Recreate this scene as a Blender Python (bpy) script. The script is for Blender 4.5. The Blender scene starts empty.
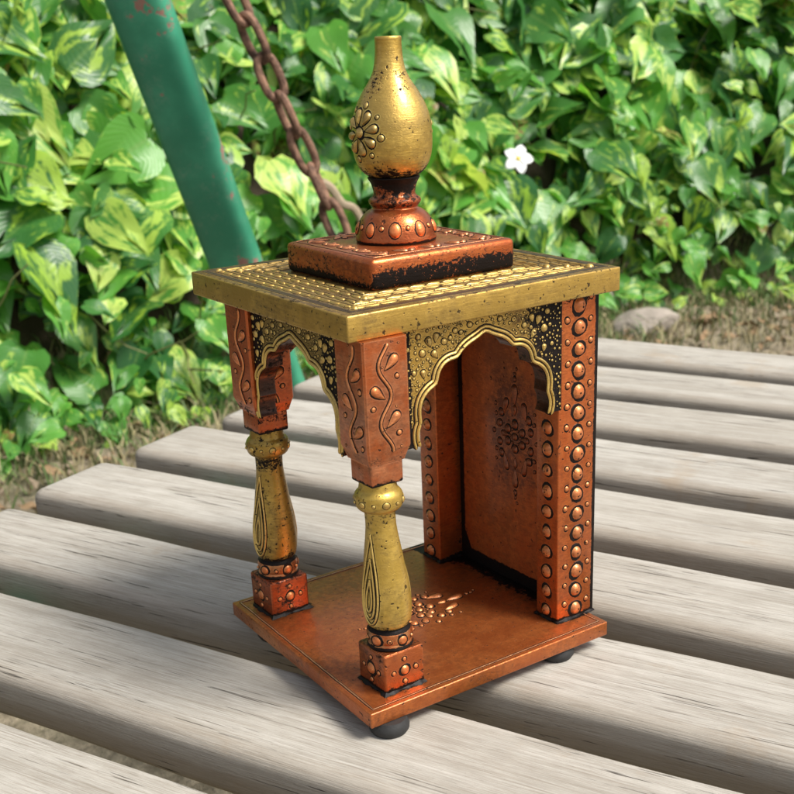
import bpy, bmesh, math, random
import numpy as np
from math import sin, cos, pi, radians, sqrt, atan2
from mathutils import Vector, Matrix, Euler
random.seed(7); rng = np.random.default_rng(7)
SC = bpy.context.scene; COL = SC.collection
ZB = 0.44                      # height of the shrine's base top above the ground
# ------------------------------------------------------------------ camera
F_PX, CX, CY, W_PX = 1192.43, 410.80, 524.97, 794.0
CAM = Vector((-0.26607, -0.42366, 0.2994 + ZB)); CROT = (1.1845, 0.03851, -0.61311)
cd = bpy.data.cameras.new('camera'); cam = bpy.data.objects.new('camera', cd); COL.objects.link(cam)
cam.location = CAM; cam.rotation_euler = CROT
cd.sensor_width = 36; cd.sensor_fit = 'HORIZONTAL'; cd.lens = 36 * F_PX / W_PX
cd.shift_x = (397 - CX) / W_PX; cd.shift_y = (CY - 397) / W_PX
cd.clip_start = 0.02; cd.clip_end = 200
cd.dof.use_dof = True; cd.dof.focus_distance = 0.60; cd.dof.aperture_fstop = 23
SC.camera = cam
# ------------------------------------------------------------------ light
RT = Vector((cos(-CROT[2]), -sin(-CROT[2]), 0)); FW = Vector((sin(-CROT[2]), cos(-CROT[2]), 0))
SUN_EL = radians(52); sh = (RT * 0.88 - FW * 0.40).normalized()
sd = Vector((sh.x * cos(SUN_EL), sh.y * cos(SUN_EL), sin(SUN_EL)))
w = bpy.data.worlds.new('World'); SC.world = w; w.use_nodes = True
nt = w.node_tree; nt.nodes.clear()
sky = nt.nodes.new('ShaderNodeTexSky'); sky.sky_type = 'NISHITA'; sky.sun_disc = False
sky.sun_elevation = SUN_EL; sky.sun_rotation = atan2(sd.x, sd.y); sky.dust_density = 3.0; sky.air_density = 1.0; sky.ozone_density = 0.6
bg = nt.nodes.new('ShaderNodeBackground'); bg.inputs[1].default_value = 0.13
wo = nt.nodes.new('ShaderNodeOutputWorld'); hz = nt.nodes.new('ShaderNodeHueSaturation'); hz.inputs['Saturation'].default_value = .40   # hazy white sky
nt.links.new(sky.outputs[0], hz.inputs['Color']); nt.links.new(hz.outputs[0], bg.inputs[0]); nt.links.new(bg.outputs[0], wo.inputs[0])
sl = bpy.data.lights.new('sun', 'SUN'); sl.energy = 3.9; sl.angle = radians(20); sl.color = (1.0, 0.95, 0.87)
so = bpy.data.objects.new('sun', sl); COL.objects.link(so); so.rotation_euler = (-sd).to_track_quat('-Z', 'Y').to_euler()
SC.view_settings.view_transform = 'Standard'; SC.view_settings.look = 'None'
SC.view_settings.gamma = 1; SC.view_settings.exposure = 0.36; SC.view_settings.use_curve_mapping = False
# ------------------------------------------------------------------ helpers
CM = Euler(CROT).to_matrix()
def ray(u, v): return CM @ Vector(((u - CX) / F_PX, -(v - CY) / F_PX, -1))
def atd(u, v, d): return CAM + ray(u, v) * d            # point at depth d, used to survey positions
def onz(u, v, z):
    r = ray(u, v); return CAM + r * ((z - CAM.z) / r.z)

class X:                                                 # tiny node-expression builder
    nt = None
    def __init__(s, k): s.k = k
    @staticmethod
    def m(op, *a):
        n = X.nt.nodes.new('ShaderNodeMath'); n.operation = op
        for i, v in enumerate(a):
            if isinstance(v, X): X.nt.links.new(v.k, n.inputs[i])
            else: n.inputs[i].default_value = v
        return X(n.outputs[0])
    def __add__(s, o): return X.m('ADD', s, o)
    __radd__ = __add__
    def __sub__(s, o): return X.m('SUBTRACT', s, o)
    def __rsub__(s, o): return X.m('SUBTRACT', o, s)
    def __mul__(s, o): return X.m('MULTIPLY', s, o)
    __rmul__ = __mul__
def mx(a, b): return X.m('MAXIMUM', a, b)
def mn(a, b): return X.m('MINIMUM', a, b)
def ab(a): return X.m('ABSOLUTE', a)
def ss(v, a, b):                                         # smoothstep, a>b allowed
    n = X.nt.nodes.new('ShaderNodeMapRange'); n.interpolation_type = 'SMOOTHSTEP'
    X.nt.links.new(v.k, n.inputs[0]); n.inputs[1].default_value = a; n.inputs[2].default_value = b
    return X(n.outputs[0])
def coords(kind='Object'):
    tc = X.nt.nodes.new('ShaderNodeTexCoord'); sp = X.nt.nodes.new('ShaderNodeSeparateXYZ')
    X.nt.links.new(tc.outputs[kind], sp.inputs[0]); return tc.outputs[kind], [X(o) for o in sp.outputs]
def noise(vec, scale, detail=4, rough=.55, sc3=None, dist=0):
    if sc3:
        mp = X.nt.nodes.new('ShaderNodeMapping'); mp.inputs['Scale'].default_value = sc3
        X.nt.links.new(vec, mp.inputs[0]); vec = mp.outputs[0]
    n = X.nt.nodes.new('ShaderNodeTexNoise'); X.nt.links.new(vec, n.inputs['Vector'])
    n.inputs['Scale'].default_value = scale; n.inputs['Detail'].default_value = detail; n.inputs['Roughness'].default_value = rough; n.inputs['Distortion'].default_value = dist
    return X(n.outputs[0])
def mixc(f, a, b):
    n = X.nt.nodes.new('ShaderNodeMix'); n.data_type = 'RGBA'
    if isinstance(f, X): X.nt.links.new(f.k, n.inputs[0])
    else: n.inputs[0].default_value = f
    for i, v in ((6, a), (7, b)):
        if isinstance(v, X): X.nt.links.new(v.k, n.inputs[i])
        else: n.inputs[i].default_value = (*v, 1)
    return X(n.outputs[2])
def newmat(name):
    m = bpy.data.materials.new(name); m.use_nodes = True; X.nt = m.node_tree
    return m, m.node_tree.nodes['Principled BSDF']
def setp(p, **k):
    for a, v in k.items():
        a = a.replace('_', ' ')
        if isinstance(v, X): X.nt.links.new(v.k, p.inputs[a])
        else: p.inputs[a].default_value = v
def bump(p, h, strength=.3, dist=.001):
    b = X.nt.nodes.new('ShaderNodeBump'); b.inputs['Strength'].default_value = strength; b.inputs['Distance'].default_value = dist
    X.nt.links.new(h.k, b.inputs['Height']); X.nt.links.new(b.outputs[0], p.inputs['Normal'])

DARK = (.009, .006, .005)
def paint(name, c1, c2, grime=None, base=.0, metal=.86, rough=.35, fleck=.0, streak=None, glaze=.62, hf=.0, gl=None):
    """metallic craft paint rubbed over black: c1/c2 vary softly, a brown glaze lies over parts,
    and the black undercoat shows where `grime` says"""
    m, p = newmat(name); vec, (x, y, z) = coords()
    n1 = noise(vec, 90, 6, .65); n2 = noise(vec, 800, 3, .65); n3 = noise(vec, 24, 4, .55); n4 = noise(vec, 260, 4, .7)
    st = noise(vec, 1, 4, .65, sc3=streak or (260, 260, 900))
    col = mixc(ss(n1 * .5 + n3 * .5, .40, .60), c1, c2)
    gz = ss(n3 * .40 + n1 * .15 + n4 * .25 + st * .20, .44, .60) * glaze
    if gl: gz = mn(gz + gl(x, y, z) * ss(n4 * .5 + n2 * .5, .30, .55), .92)
    col = mixc(gz, col, tuple(v * k for v, k in zip(c1, (.20, .17, .20))))
    hi = ss(n2 * .5 + st * .5, .60, .70) * .30
    col = mixc(hi, col, tuple(min(1, v * 1.25) for v in c2))
    bv = X.nt.nodes.new('ShaderNodeBevel'); bv.samples = 4; bv.inputs[0].default_value = .0011
    ge = X.nt.nodes.new('ShaderNodeNewGeometry'); dt = X.nt.nodes.new('ShaderNodeVectorMath'); dt.operation = 'DOT_PRODUCT'
    X.nt.links.new(bv.outputs[0], dt.inputs[0]); X.nt.links.new(ge.outputs['Normal'], dt.inputs[1])
    edge = ss(X(dt.outputs['Value']) + (n2 - .5) * .12 + (n1 - .5) * .12, .985, .90)     # corners rubbed bright by handling
    col = mixc(edge * .55, col, tuple(min(1, v * 1.45 + .03) for v in c2))
    g = n1 * .38 + n2 * .17 + st * .22 + n4 * .23 + base + (n2 - .5) * hf
    if grime: g = g + grime(x, y, z)
    f = ss(g, .60, .675)
    pits = ss(noise(vec, 420, 2, .5), .68 - fleck, .72 - fleck)
    f = mx(f, pits * .9)
    setp(p, Base_Color=mixc(f, col, DARK), Metallic=(metal - gz * .3) * (1 - f * .9), Roughness=n2 * .26 + (rough - .08) + f * .15)
    setp(p, Coat_Weight=.30 - f * .30, Specular_IOR_Level=.4 - f * .25); p.inputs['Coat Roughness'].default_value = .16
    bump(p, n1 * .6 + n2 * .35 + n4 * .4 + st * .5 - f * .8, .55, .0007)
    return m
def plain(name, c, metal=0, rough=.6, nscale=300, var=.25, b=.3, bd=.0006):
    m, p = newmat(name); vec, _ = coords(); n = noise(vec, nscale, 4)
    setp(p, Base_Color=mixc(n, tuple(v * (1 - var) for v in c), tuple(min(1, v * (1 + var)) for v in c)), Metallic=metal, Roughness=rough); bump(p, n, b, bd); return m

def link(name, verts, faces, mats, parent=None, fm=None, smooth=True, loc=None, sharp=35):
    me = bpy.data.meshes.new(name); me.from_pydata([tuple(v) for v in verts], [], faces)
    for m in (mats if isinstance(mats, (list, tuple)) else [mats]): me.materials.append(m)
    if fm is not None: me.polygons.foreach_set('material_index', fm)
    me.update()
    if smooth: me.shade_smooth(); me.set_sharp_from_angle(angle=radians(sharp))
    o = bpy.data.objects.new(name, me); COL.objects.link(o); o.parent = parent
    if loc is not None: o.location = loc
    return o
def thing(name, label, cat, loc=(0, 0, 0), group=None):
    o = bpy.data.objects.new(name, None); o.empty_display_size = .05; COL.objects.link(o); o.location = loc
    o['label'] = label; o['category'] = cat
    if group: o['group'] = group
    return o
def tag(o, label=None, cat=None, group=None, kind=None):
    for k, v in (('label', label), ('category', cat), ('group', group), ('kind', kind)):
        if v: o[k] = v
    return o

class MB:                                                # mesh builder with material slots
    def __init__(s): s.v = []; s.f = []; s.m = []
    def add(s, v, f, mi=0):
        o = len(s.v); s.v += [Vector(p) for p in v]; s.f += [[i + o for i in q] for q in f]; s.m += [mi] * len(f)
    def bm(s, b, mi=0):
        b.verts.index_update(); s.add([v.co.copy() for v in b.verts], [[v.index for v in f.verts] for f in b.faces], mi); b.free()
    def box(s, lo, hi, r=0, mi=0, seg=3, wob=0, cuts=0):
        b = bmesh.new(); bmesh.ops.create_cube(b, size=1)
        for v in b.verts:
            for i in range(3): v.co[i] = lo[i] if v.co[i] < 0 else hi[i]
        if r: bmesh.ops.bevel(b, geom=b.edges[:], offset=r, segments=seg, affect='EDGES', profile=.5)
        if wob:
            for v in b.verts:
                for i in range(3): v.co[i] += random.uniform(-wob, wob)
        s.bm(b, mi)
    def lathe(s, prof, axis, n=64, mi=0, cap=True):       # prof [(z,r)], axis z->(x,y)
        v = []; f = []
        for z, r in prof:
            ax, ay = axis(z)
            v += [(ax + r * cos(2 * pi * k / n), ay + r * sin(2 * pi * k / n), z) for k in range(n)]
        for i in range(len(prof) - 1):
            for k in range(n):
                f.append([i * n + k, i * n + (k + 1) % n, (i + 1) * n + (k + 1) % n, (i + 1) * n + k])
        if cap: f.append(list(range(n))[::-1]); f.append([(len(prof) - 1) * n + k for k in range(n)])
        s.add(v, f, mi)
    def tube(s, pts, r, n=8, mi=0, closed=False):
        pts = [Vector(p) for p in pts]; N = len(pts); v = []; f = []
        up = Vector((.13, .27, .95)); rr = r if callable(r) else (lambda t: r)
        for i, p in enumerate(pts):
            if closed: t = pts[(i + 1) % N] - pts[i - 1]
            else: t = pts[min(i + 1, N - 1)] - pts[max(i - 1, 0)]
            t.normalize(); a = up - t * up.dot(t)
            if a.length < .05: a = Vector((1, 0, 0)) - t * t.x
            a.normalize(); up = a; b = t.cross(a); R = rr(i / max(1, N - 1))
            v += [p + (a * cos(2 * pi * k / n) + b * sin(2 * pi * k / n)) * R for k in range(n)]
        for i in range(N if closed else N - 1):
            j = (i + 1) % N
            for k in range(n): f.append([i * n + k, i * n + (k + 1) % n, j * n + (k + 1) % n, j * n + k])
        if not closed: f.append(list(range(n))[::-1]); f.append([(N - 1) * n + k for k in range(n)])
        s.add(v, f, mi)
    def build(s, name, mats, parent=None, **k): return link(name, s.v, s.f, mats, parent, fm=s.m, **k)

def catmull(P, n=8, closed=False):
    P = [Vector(p) for p in P]; out = []; N = len(P)
    rngi = range(N if closed else N - 1)
    for i in rngi:
        g = (lambda j: P[j % N]) if closed else (lambda j: P[max(0, min(N - 1, j))])
        a, b, c, d = g(i - 1), g(i), g(i + 1), g(i + 2)
        for k in range(n):
            t = k / n; out.append(.5 * ((2 * b) + (c - a) * t + (2 * a - 5 * b + 4 * c - d) * t * t + (3 * b - a - 3 * c + d) * t ** 3))
    if not closed: out.append(P[-1])
    return out

class Relief:
    """raised cone-work paint: beads, drops and lines on a mapped surface. M(u,v,h)->3D.
    slot `mi` is the bead paint, slot `ds` the black outline left around it"""
    def __init__(s, mb, M, mi=0, ds=1): s.b = mb; s.M = M; s.mi = mi; s.ds = ds
    def blob(s, outline, c, h, skirt=.0006, rings=4):
        n = len(outline); v = []; f = []
        base = []
        for j in range(rings):
            t = j / rings; k = sqrt(max(0, 1 - t * t))        # t=0 rim
            hh = h * sqrt(max(0, 1 - (1 - t) ** 2.0)) ; sc = 1 - t
            for (u, w_) in outline: v.append(s.M(c[0] + (u - c[0]) * sc, c[1] + (w_ - c[1]) * sc, hh + (.00012 if j == 0 else 0) - (.0002 if j == 0 else 0)))
        v.append(s.M(c[0], c[1], h))
        for j in range(rings - 1):
            for k in range(n): f.append([j * n + k, j * n + (k + 1) % n, (j + 1) * n + (k + 1) % n, (j + 1) * n + k])
        for k in range(n): f.append([(rings - 1) * n + k, (rings - 1) * n + (k + 1) % n, rings * n])
        s.b.add(v, f, s.mi)
        if skirt:
            v = []; f = []; ph = random.uniform(0, 6)
            for (hh, e) in ((-.0002, 1.0), (.00022, .75), (.00022, -.1)):
                for i, (u, w_) in enumerate(outline):
                    d = Vector((u - c[0], w_ - c[1])); L = d.length or 1e-9
                    ee = skirt * e * (1 + .45 * sin(ph + i * 2 * pi / n * 2) + random.uniform(-.15, .15)); d = d / L * (L + ee)
                    v.append(s.M(c[0] + d.x, c[1] + d.y, hh))
            for j in range(2):
                for k in range(n): f.append([j * n + k, j * n + (k + 1) % n, (j + 1) * n + (k + 1) % n, (j + 1) * n + k])
            s.b.add(v, f, s.ds)
    def dot(s, u, v, r, h=None, sk=None, n=12, pin=False, sy=1.0):
        r *= random.uniform(.9, 1.1); sx = random.uniform(.94, 1.06)
        o = [(u + r * sx * cos(2 * pi * k / n), v + r * sy * sin(2 * pi * k / n)) for k in range(n)]
        h = h or r * .62
        s.blob(o, (u, v), h, skirt=r * .38 if sk is None else sk)
        if pin:
            q = r * .15; du = random.uniform(-.15, .25) * r; dv = random.uniform(-.25, .15) * r
            s.b.add([s.M(u + du + q * cos(k * pi / 3), v + dv + q * sin(k * pi / 3), h + .00006) for k in range(6)], [list(range(6))], s.ds)
    def drop(s, u, v, ang, L, wd, h=None, bend=0, sk=None, n=16):
        """tear drop: round head at (u,v), tail towards ang"""
        o = []
        for k in range(n):
            t = 2 * pi * k / n; xx = .5 * (1 - cos(t)); yy = sin(t) * (sin(t / 2) ** 1.6 if 0 else 1)
            xx2 = xx; wv = sin(t) * (1 - xx * .78)
            px = xx2 * L - wd * .5; py = wv * wd * .84 + bend * xx2 * xx2 * L
            o.append((u + px * cos(ang) - py * sin(ang), v + px * sin(ang) + py * cos(ang)))
        c = (u + (.16 * L - wd * .3) * cos(ang), v + (.16 * L - wd * .3) * sin(ang))
        s.blob(o, c, h or wd * .42, skirt=wd * .16 if sk is None else sk)
    def line(s, pts, wd, h, sk=.0005, closed=False):
        P = [Vector(p) for p in pts]; N = len(P)
        def strip(offs, mi):
            v = []; f = []; K = len(offs)
            for i in range(N):
                t = (P[(i + 1) % N] - P[i - 1]) if closed else (P[min(i + 1, N - 1)] - P[max(0, i - 1)])
                t = t.normalized() if t.length > 1e-12 else Vector((1, 0)); nn = Vector((-t.y, t.x))
                e = 1 if closed or 0 < i < N - 1 else .4
                for (a, hh) in offs: q = P[i] + nn * a * e; v.append(s.M(q.x, q.y, hh * (e if hh > 0 else 1)))
            for i in range(N if closed else N - 1):
                j = (i + 1) % N
                for k in range(K - 1): f.append([i * K + k, i * K + k + 1, j * K + k + 1, j * K + k])
            s.b.add(v, f, mi)
        strip([(wd * cos(pi * (1 - k / 6)) / 2, h * sin(pi * k / 6) - .0001) for k in range(7)], s.mi)
        if sk: strip([(-wd / 2 - sk, -.0002), (-wd / 2 - sk * .8, .0002), (wd / 2 + sk * .8, .0002), (wd / 2 + sk, -.0002)], s.ds)

def motif(R, u0, v0, a=1.0, b=1.0, k=1.0):
    """the painted flower on the back panel and floor; long axis along v"""
    D = lambda u, v, r, **q: R.dot(u0 + u * a, v0 + v * b, r * k, **q)
    D(0, 0, .0022)
    for i in range(6): t = pi / 6 + i * pi / 3; D(.0072 * cos(t), .0072 * sin(t), .0023)
    for i in range(6): t = i * pi / 3; D(.0045 * cos(t), .0045 * sin(t), .0009)
    for i in (-1, 1):
        for j in (-1, 1):
            D(i * .0135, j * .0055, .0021); D(i * .0120, j * .0120, .0021); D(i * .0165, j * .0105, .0012); D(i * .0168, j * .0165, .0010)
            R.drop(u0 + i * .0075 * a, v0 + j * .0195 * b, (-pi / 2 if j > 0 else pi / 2) + i * j * .55, .010 * k, .0036 * k, bend=-i * j * .28)
        R.drop(u0 + i * .0105 * a, v0, (pi if i > 0 else 0), .007 * k, .003 * k); D(i * .0185, 0, .0013)
    for j in (-1, 1):
        R.drop(u0, v0 + j * .0285 * b, (-pi / 2 if j > 0 else pi / 2), .012 * k, .0038 * k)
        R.drop(u0, v0 + j * .0170 * b, (-pi / 2 if j > 0 else pi / 2), .006 * k, .0028 * k)
        D(0, j * .0335, .0013); D(0, j * .0365, .0010); D(.0015, j * .0395, .0008)

# ------------------------------------------------------------------ materials
COP1, COP2 = (.48, .112, .027), (.66, .185, .046)
BR1, BR2 = (.44, .26, .048), (.62, .39, .085)
def zf(lo, hi, amt): return lambda x, y, z: ss(z, hi, lo) * amt
M_bead_c = paint('copper_bead_paint', (.66, .185, .052), (.84, .30, .10), metal=.7, rough=.38, base=-.08)
M_bead_b = paint('brass_bead_paint', (.58, .37, .095), (.74, .51, .15), metal=.75, rough=.38, base=-.06)
M_line_b = M_bead_b
M_black = plain('black_outline_paint', (.008, .005, .0045), 0, .5, 500, .3, .4, .0004); M_black.node_tree.nodes['Principled BSDF'].inputs['Specular IOR Level'].default_value = .18
M_rubber = plain('black_rubber', (.018, .018, .018), 0, .65, 400, .3, .3)
SB = .0081                                               # base thickness
Lx, Ly = .15, .1557
def m_base():
    def g(x, y, z):
        edge = ss(z, -.0005, -.0035) * .06
        d1 = mx(ab(x - .0218) , ab(y - .0218)); d2 = mx(ab(x - .0218), ab(y - .1328))
        top = ss(z, -.002, -.0006)
        a = (ss(d1, .0155, .0115) + ss(d2, .0155, .0115)) * .20
        back = ss(x, .128, .143) * ss(y, .026, .040) * ss(y, .130, .120) * .30
        pl = ss(x, .1235, .1275) * ss(x, .1560, .1535) * mx(ss(y, .037, .034) * ss(y, .0125, .0150), ss(y, .119, .122)) * .25
        return (a + back + pl) * top + edge - .02
    return paint('copper_floor_paint', (.40, .105, .026), (.58, .175, .044), g, metal=.80, rough=.36, hf=.08, fleck=.01)
M_base = m_base()
M_rim = paint('copper_rim_paint', (.66, .27, .12), (.80, .38, .18), base=-.05)
def g_cube(x, y, z): return ss(z, .0035, .0008) * .30 + ss(z, .0185, .0215) * .05 + ss(x, .029, .034) * .06
M_cube = paint('copper_block_paint', (.40, .10, .027), (.56, .165, .048), g_cube, base=.05, hf=.14, glaze=.85)
M_cube_dark = paint('copper_block_paint_dark', (.30, .062, .018), (.44, .105, .032), g_cube, base=.065, hf=.16, glaze=.9)  # darker copper for the left plinth block
M_ring = paint('copper_ring_paint', COP1, (.66, .33, .13), lambda x, y, z: ss(ab(z - .0325), .0022, .0008) * .4 + ss(z, .0245, .022) * .4, base=.04)
M_shaft = paint('brass_shaft_paint', (.50, .325, .060), (.70, .475, .11), lambda x, y, z: ss(z, .040, .032) * .14 + ss(z, .086, .094) * ss(z, .098, .095) * .08 + ss(z, .1025, .1055) * .04, base=.02, hf=.16, fleck=.02, metal=.7)
M_shaft_dark = paint('brass_shaft_paint_dark', (.36, .225, .042), (.54, .36, .075), lambda x, y, z: ss(z, .040, .032) * .14 + ss(z, .080, .094) * ss(z, .098, .095) * .10 + ss(z, .1025, .1055) * .05, base=.045, hf=.16, fleck=.04, metal=.75)  # darker brass for the left shaft
M_block = paint('copper_bracket_paint', COP1, (.60, .23, .10), lambda x, y, z: ss(ab(z - .1235), .006, .001) * .05 + ss(z, .1145, .1115) * .2 + ss(z, .172, .179) * .05, base=.015, hf=.1)
M_block_dark = paint('copper_bracket_paint_dark', (.42, .095, .025), (.56, .15, .042), lambda x, y, z: ss(ab(z - .1225), .008, .001) * .08 + ss(z, .1145, .1115) * .2, base=.045, hf=.12)  # darker copper for the left bracket block
def g_pil(x, y, z): return ss(y, .1235, .1228) * ss(z, .075, .005) * ss(x, .132, .146) * ss(y, .120, .122) * .22 + ss(x, .1500, .1530) * .6 + ss(z, .004, .001) * .25 + ss(x + y, .151, .146) * 0 + ss(z, .168, .178) * .10
M_pil = paint('copper_pilaster_paint', (.50, .112, .026), (.68, .185, .045), g_pil, base=.005, hf=.1)
def g_back(x, y, z):
    dy = mx(y - .078, .078 - y) ; dz = .0075 - z
    rect = mx(ss(dy, .0395, .0425), ss(z, .0100, .0055))
    corner = ss(dy * 1.0 + ss(z, .030, .002) * .010, .0425, .0455)
    return mx(rect, corner) * .55 + ss(z, .15, .06) * -.02
M_back = paint('copper_back_panel_paint', (.48, .115, .028), (.62, .175, .042), g_back, base=-.01, metal=.6, rough=.42, hf=.1, gl=lambda x, y, z: ss(ab(z - .092), .045, .02) * ss(ab(y - .070), .026, .012) * .5)
def g_pedestal(x, y, z):
    side = ss(y, .0436, .0424)                           # right hand face
    left = ss(x, .0362, .0352)
    return side * (ss(z, .2045, .1965) * .26) + left * (ss(z, .1975, .1925) * .22 + ss(y, .06, .08) * .07)
M_ped = paint('copper_pedestal_paint', (.46, .105, .025), (.64, .185, .050), g_pedestal, base=.01, hf=.34, glaze=.75)
M_roof = paint('brass_roof_paint', (.38, .235, .045), (.54, .345, .075), lambda x, y, z: ss(z, .1905, .1915) * .045 + ss(z, .182, .1798) * .04, base=.03, fleck=.02, streak=(90, 90, 1100), rough=.42, metal=.65, hf=.1, gl=lambda x, y, z: ss(z, .1914, .19165) * .75)
M_pan_r = paint('brass_arch_paint', BR1, BR2, lambda x, y, z: ss(x, .092, .122) * .26 + ss(x, .036, .033) * .35 + ss(y, .0136, .0150) * .3, base=.02, hf=.3, gl=lambda x, y, z: ss(x, .08, .105) * .7)
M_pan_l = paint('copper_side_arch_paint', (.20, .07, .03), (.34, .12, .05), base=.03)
M_pan_f = paint('brass_front_arch_paint', (.30, .21, .06), (.42, .30, .09), lambda x, y, z: ss(ab(y - .069), .026, .033) * .22 + ss(x, .0045, .0055) * .4, base=.07)
M_fin = paint('brass_bulb_paint', (.54, .335, .062), (.78, .52, .125), lambda x, y, z: ss(z, .2455, .2385) * .14 + ss(z, .270, .280) * ss(z, .292, .282) * .075 + ss(z, .2372, .2366) * .3, base=.025, fleck=.02, streak=(160, 160, 1200), hf=.12, glaze=.5)
M_fin_c = paint('copper_finial_paint', (.40, .095, .026), (.58, .17, .05), lambda x, y, z: ss(z, .2210, .2240) * .10 + ss(z, .2085, .2062) * .35 + ss(z, .229, .236) * .10, base=.03, rough=.28)

M_bead_r = paint('roof_bead_paint', (.40, .25, .055), (.56, .37, .10), metal=.75, rough=.46, base=-.04)
M_brown = plain('brown_outline_paint', (.055, .032, .014), .2, .4, 400, .4, .4, .0004)
M_bead_d = paint('dark_copper_bead_paint', (.24, .065, .025), (.36, .11, .04), metal=.7)
# ------------------------------------------------------------------ the shrine
Z0 = ZB - .0156                                          # bench top
SHR = thing('temple_shrine', 'small copper and brass painted wooden temple shrine standing on the grey bench slats', 'shrine', (0, 0, Z0))
OFF = Vector((0, 0, .0156))
def done(mb, name, mats, parent=SHR):
    o = mb.build(name, mats, parent)
    if parent is SHR: o.location = OFF
    return o
def planeM(o, u, v, n):
    o, u, v, n = map(Vector, (o, u, v, n)); return lambda a, b, h: o + u * a + v * b + n * h
# base plate
b = MB(); NX, NY = -.0058, -.0002
co = [(NX, NY), (Lx, 0), (Lx, Ly), (0, Ly)]
def plate(mb, co, z0, z1, r, mi=0):
    bb = bmesh.new(); vs = [bb.verts.new((x, y, z0)) for x, y in co] + [bb.verts.new((x, y, z1)) for x, y in co]
    bb.faces.new(vs[3::-1]); bb.faces.new(vs[4:])
    for i in range(4): bb.faces.new([vs[i], vs[(i + 1) % 4], vs[4 + (i + 1) % 4], vs[4 + i]])
    bmesh.ops.bevel(bb, geom=bb.edges[:], offset=r, segments=3, affect='EDGES', profile=.5); mb.bm(bb, mi)
plate(b, co, -SB, 0, .0007)
R = Relief(b, planeM((0, 0, 0), (1, 0, 0), (0, 1, 0), (0, 0, 1)), 1, 2)
def inset(co, d):
    c = Vector((sum(p[0] for p in co) / 4, sum(p[1] for p in co) / 4)); o = []
    for p in co: q = Vector(p) - c; o.append((p[0] - math.copysign(d, q.x), p[1] - math.copysign(d, q.y)))
    return o
def dense(co, n=12):
    o = []
    for i in range(len(co)):
        a, c = Vector(co[i]), Vector(co[(i + 1) % len(co)]); o += [a.lerp(c, k / n) for k in range(n)]
    return o
rim = [p + Vector((random.uniform(-1, 1), random.uniform(-1, 1))) * .00012 for p in dense(inset(co, .0036), 30)]
R.mi = 3; R.line(rim, .0012, .0004, sk=.00022, closed=True); R.mi = 1
MO = planeM((0, 0, 0), (0, 1, 0), (1, 0, 0), (0, 0, 1))
motif(Relief(b, MO, 1, 2), .0775, .0785)
done(b, 'base_plate', [M_base, M_bead_c, M_black, M_rim])
for (fx, fy) in ((.0075, .0045), (.1215, .0105), (.0125, .1290), (.137, .143)):
    f = MB(); f.lathe([(-.0156, .0075), (-.0154, .0088), (-.0135, .0100), (-.0115, .0101), (-.0096, .0092), (-.0080, .0085)], lambda z: (fx, fy), 32)
    done(f, 'rubber_foot', [M_rubber])
def smear(mb, x0, x1, y0, y1, e, mi):                   # black paint that ran along a joint with the floor
    P = dense([(x0, y0), (x1, y0), (x1, y1), (x0, y1)], 22); n = len(P); c = Vector(((x0 + x1) / 2, (y0 + y1) / 2)); ph = [random.uniform(0, 6) for _ in range(3)]; v = []
    for z, k, u in ((.00018, 1, 0), (.0012, 0, 1), (.0016, -.2, 1)):
        for i, p in enumerate(P):
            a = 2 * pi * i / n; w_ = .55 + .30 * sin(5 * a + ph[0]) + .22 * sin(13 * a + ph[1]) + .12 * sin(29 * a + ph[2])
            d = (p - c); sc = max(abs(d.x) / ((x1 - x0) / 2), abs(d.y) / ((y1 - y0) / 2)); nn = Vector((math.copysign(1, d.x) if abs(d.x) / (x1 - x0) > .49 else 0, math.copysign(1, d.y) if abs(d.y) / (y1 - y0) > .49 else 0))
            q = p + nn * (e * max(.1, w_) if k == 1 else .00025 if k == 0 else -.0002); v.append((q.x, q.y, z * (.5 + w_ * .7 if u else 1)))
    mb.add(v, [[j * n + i, j * n + (i + 1) % n, (j + 1) * n + (i + 1) % n, (j + 1) * n + i] for j in range(2) for i in range(n)], mi)
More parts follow.
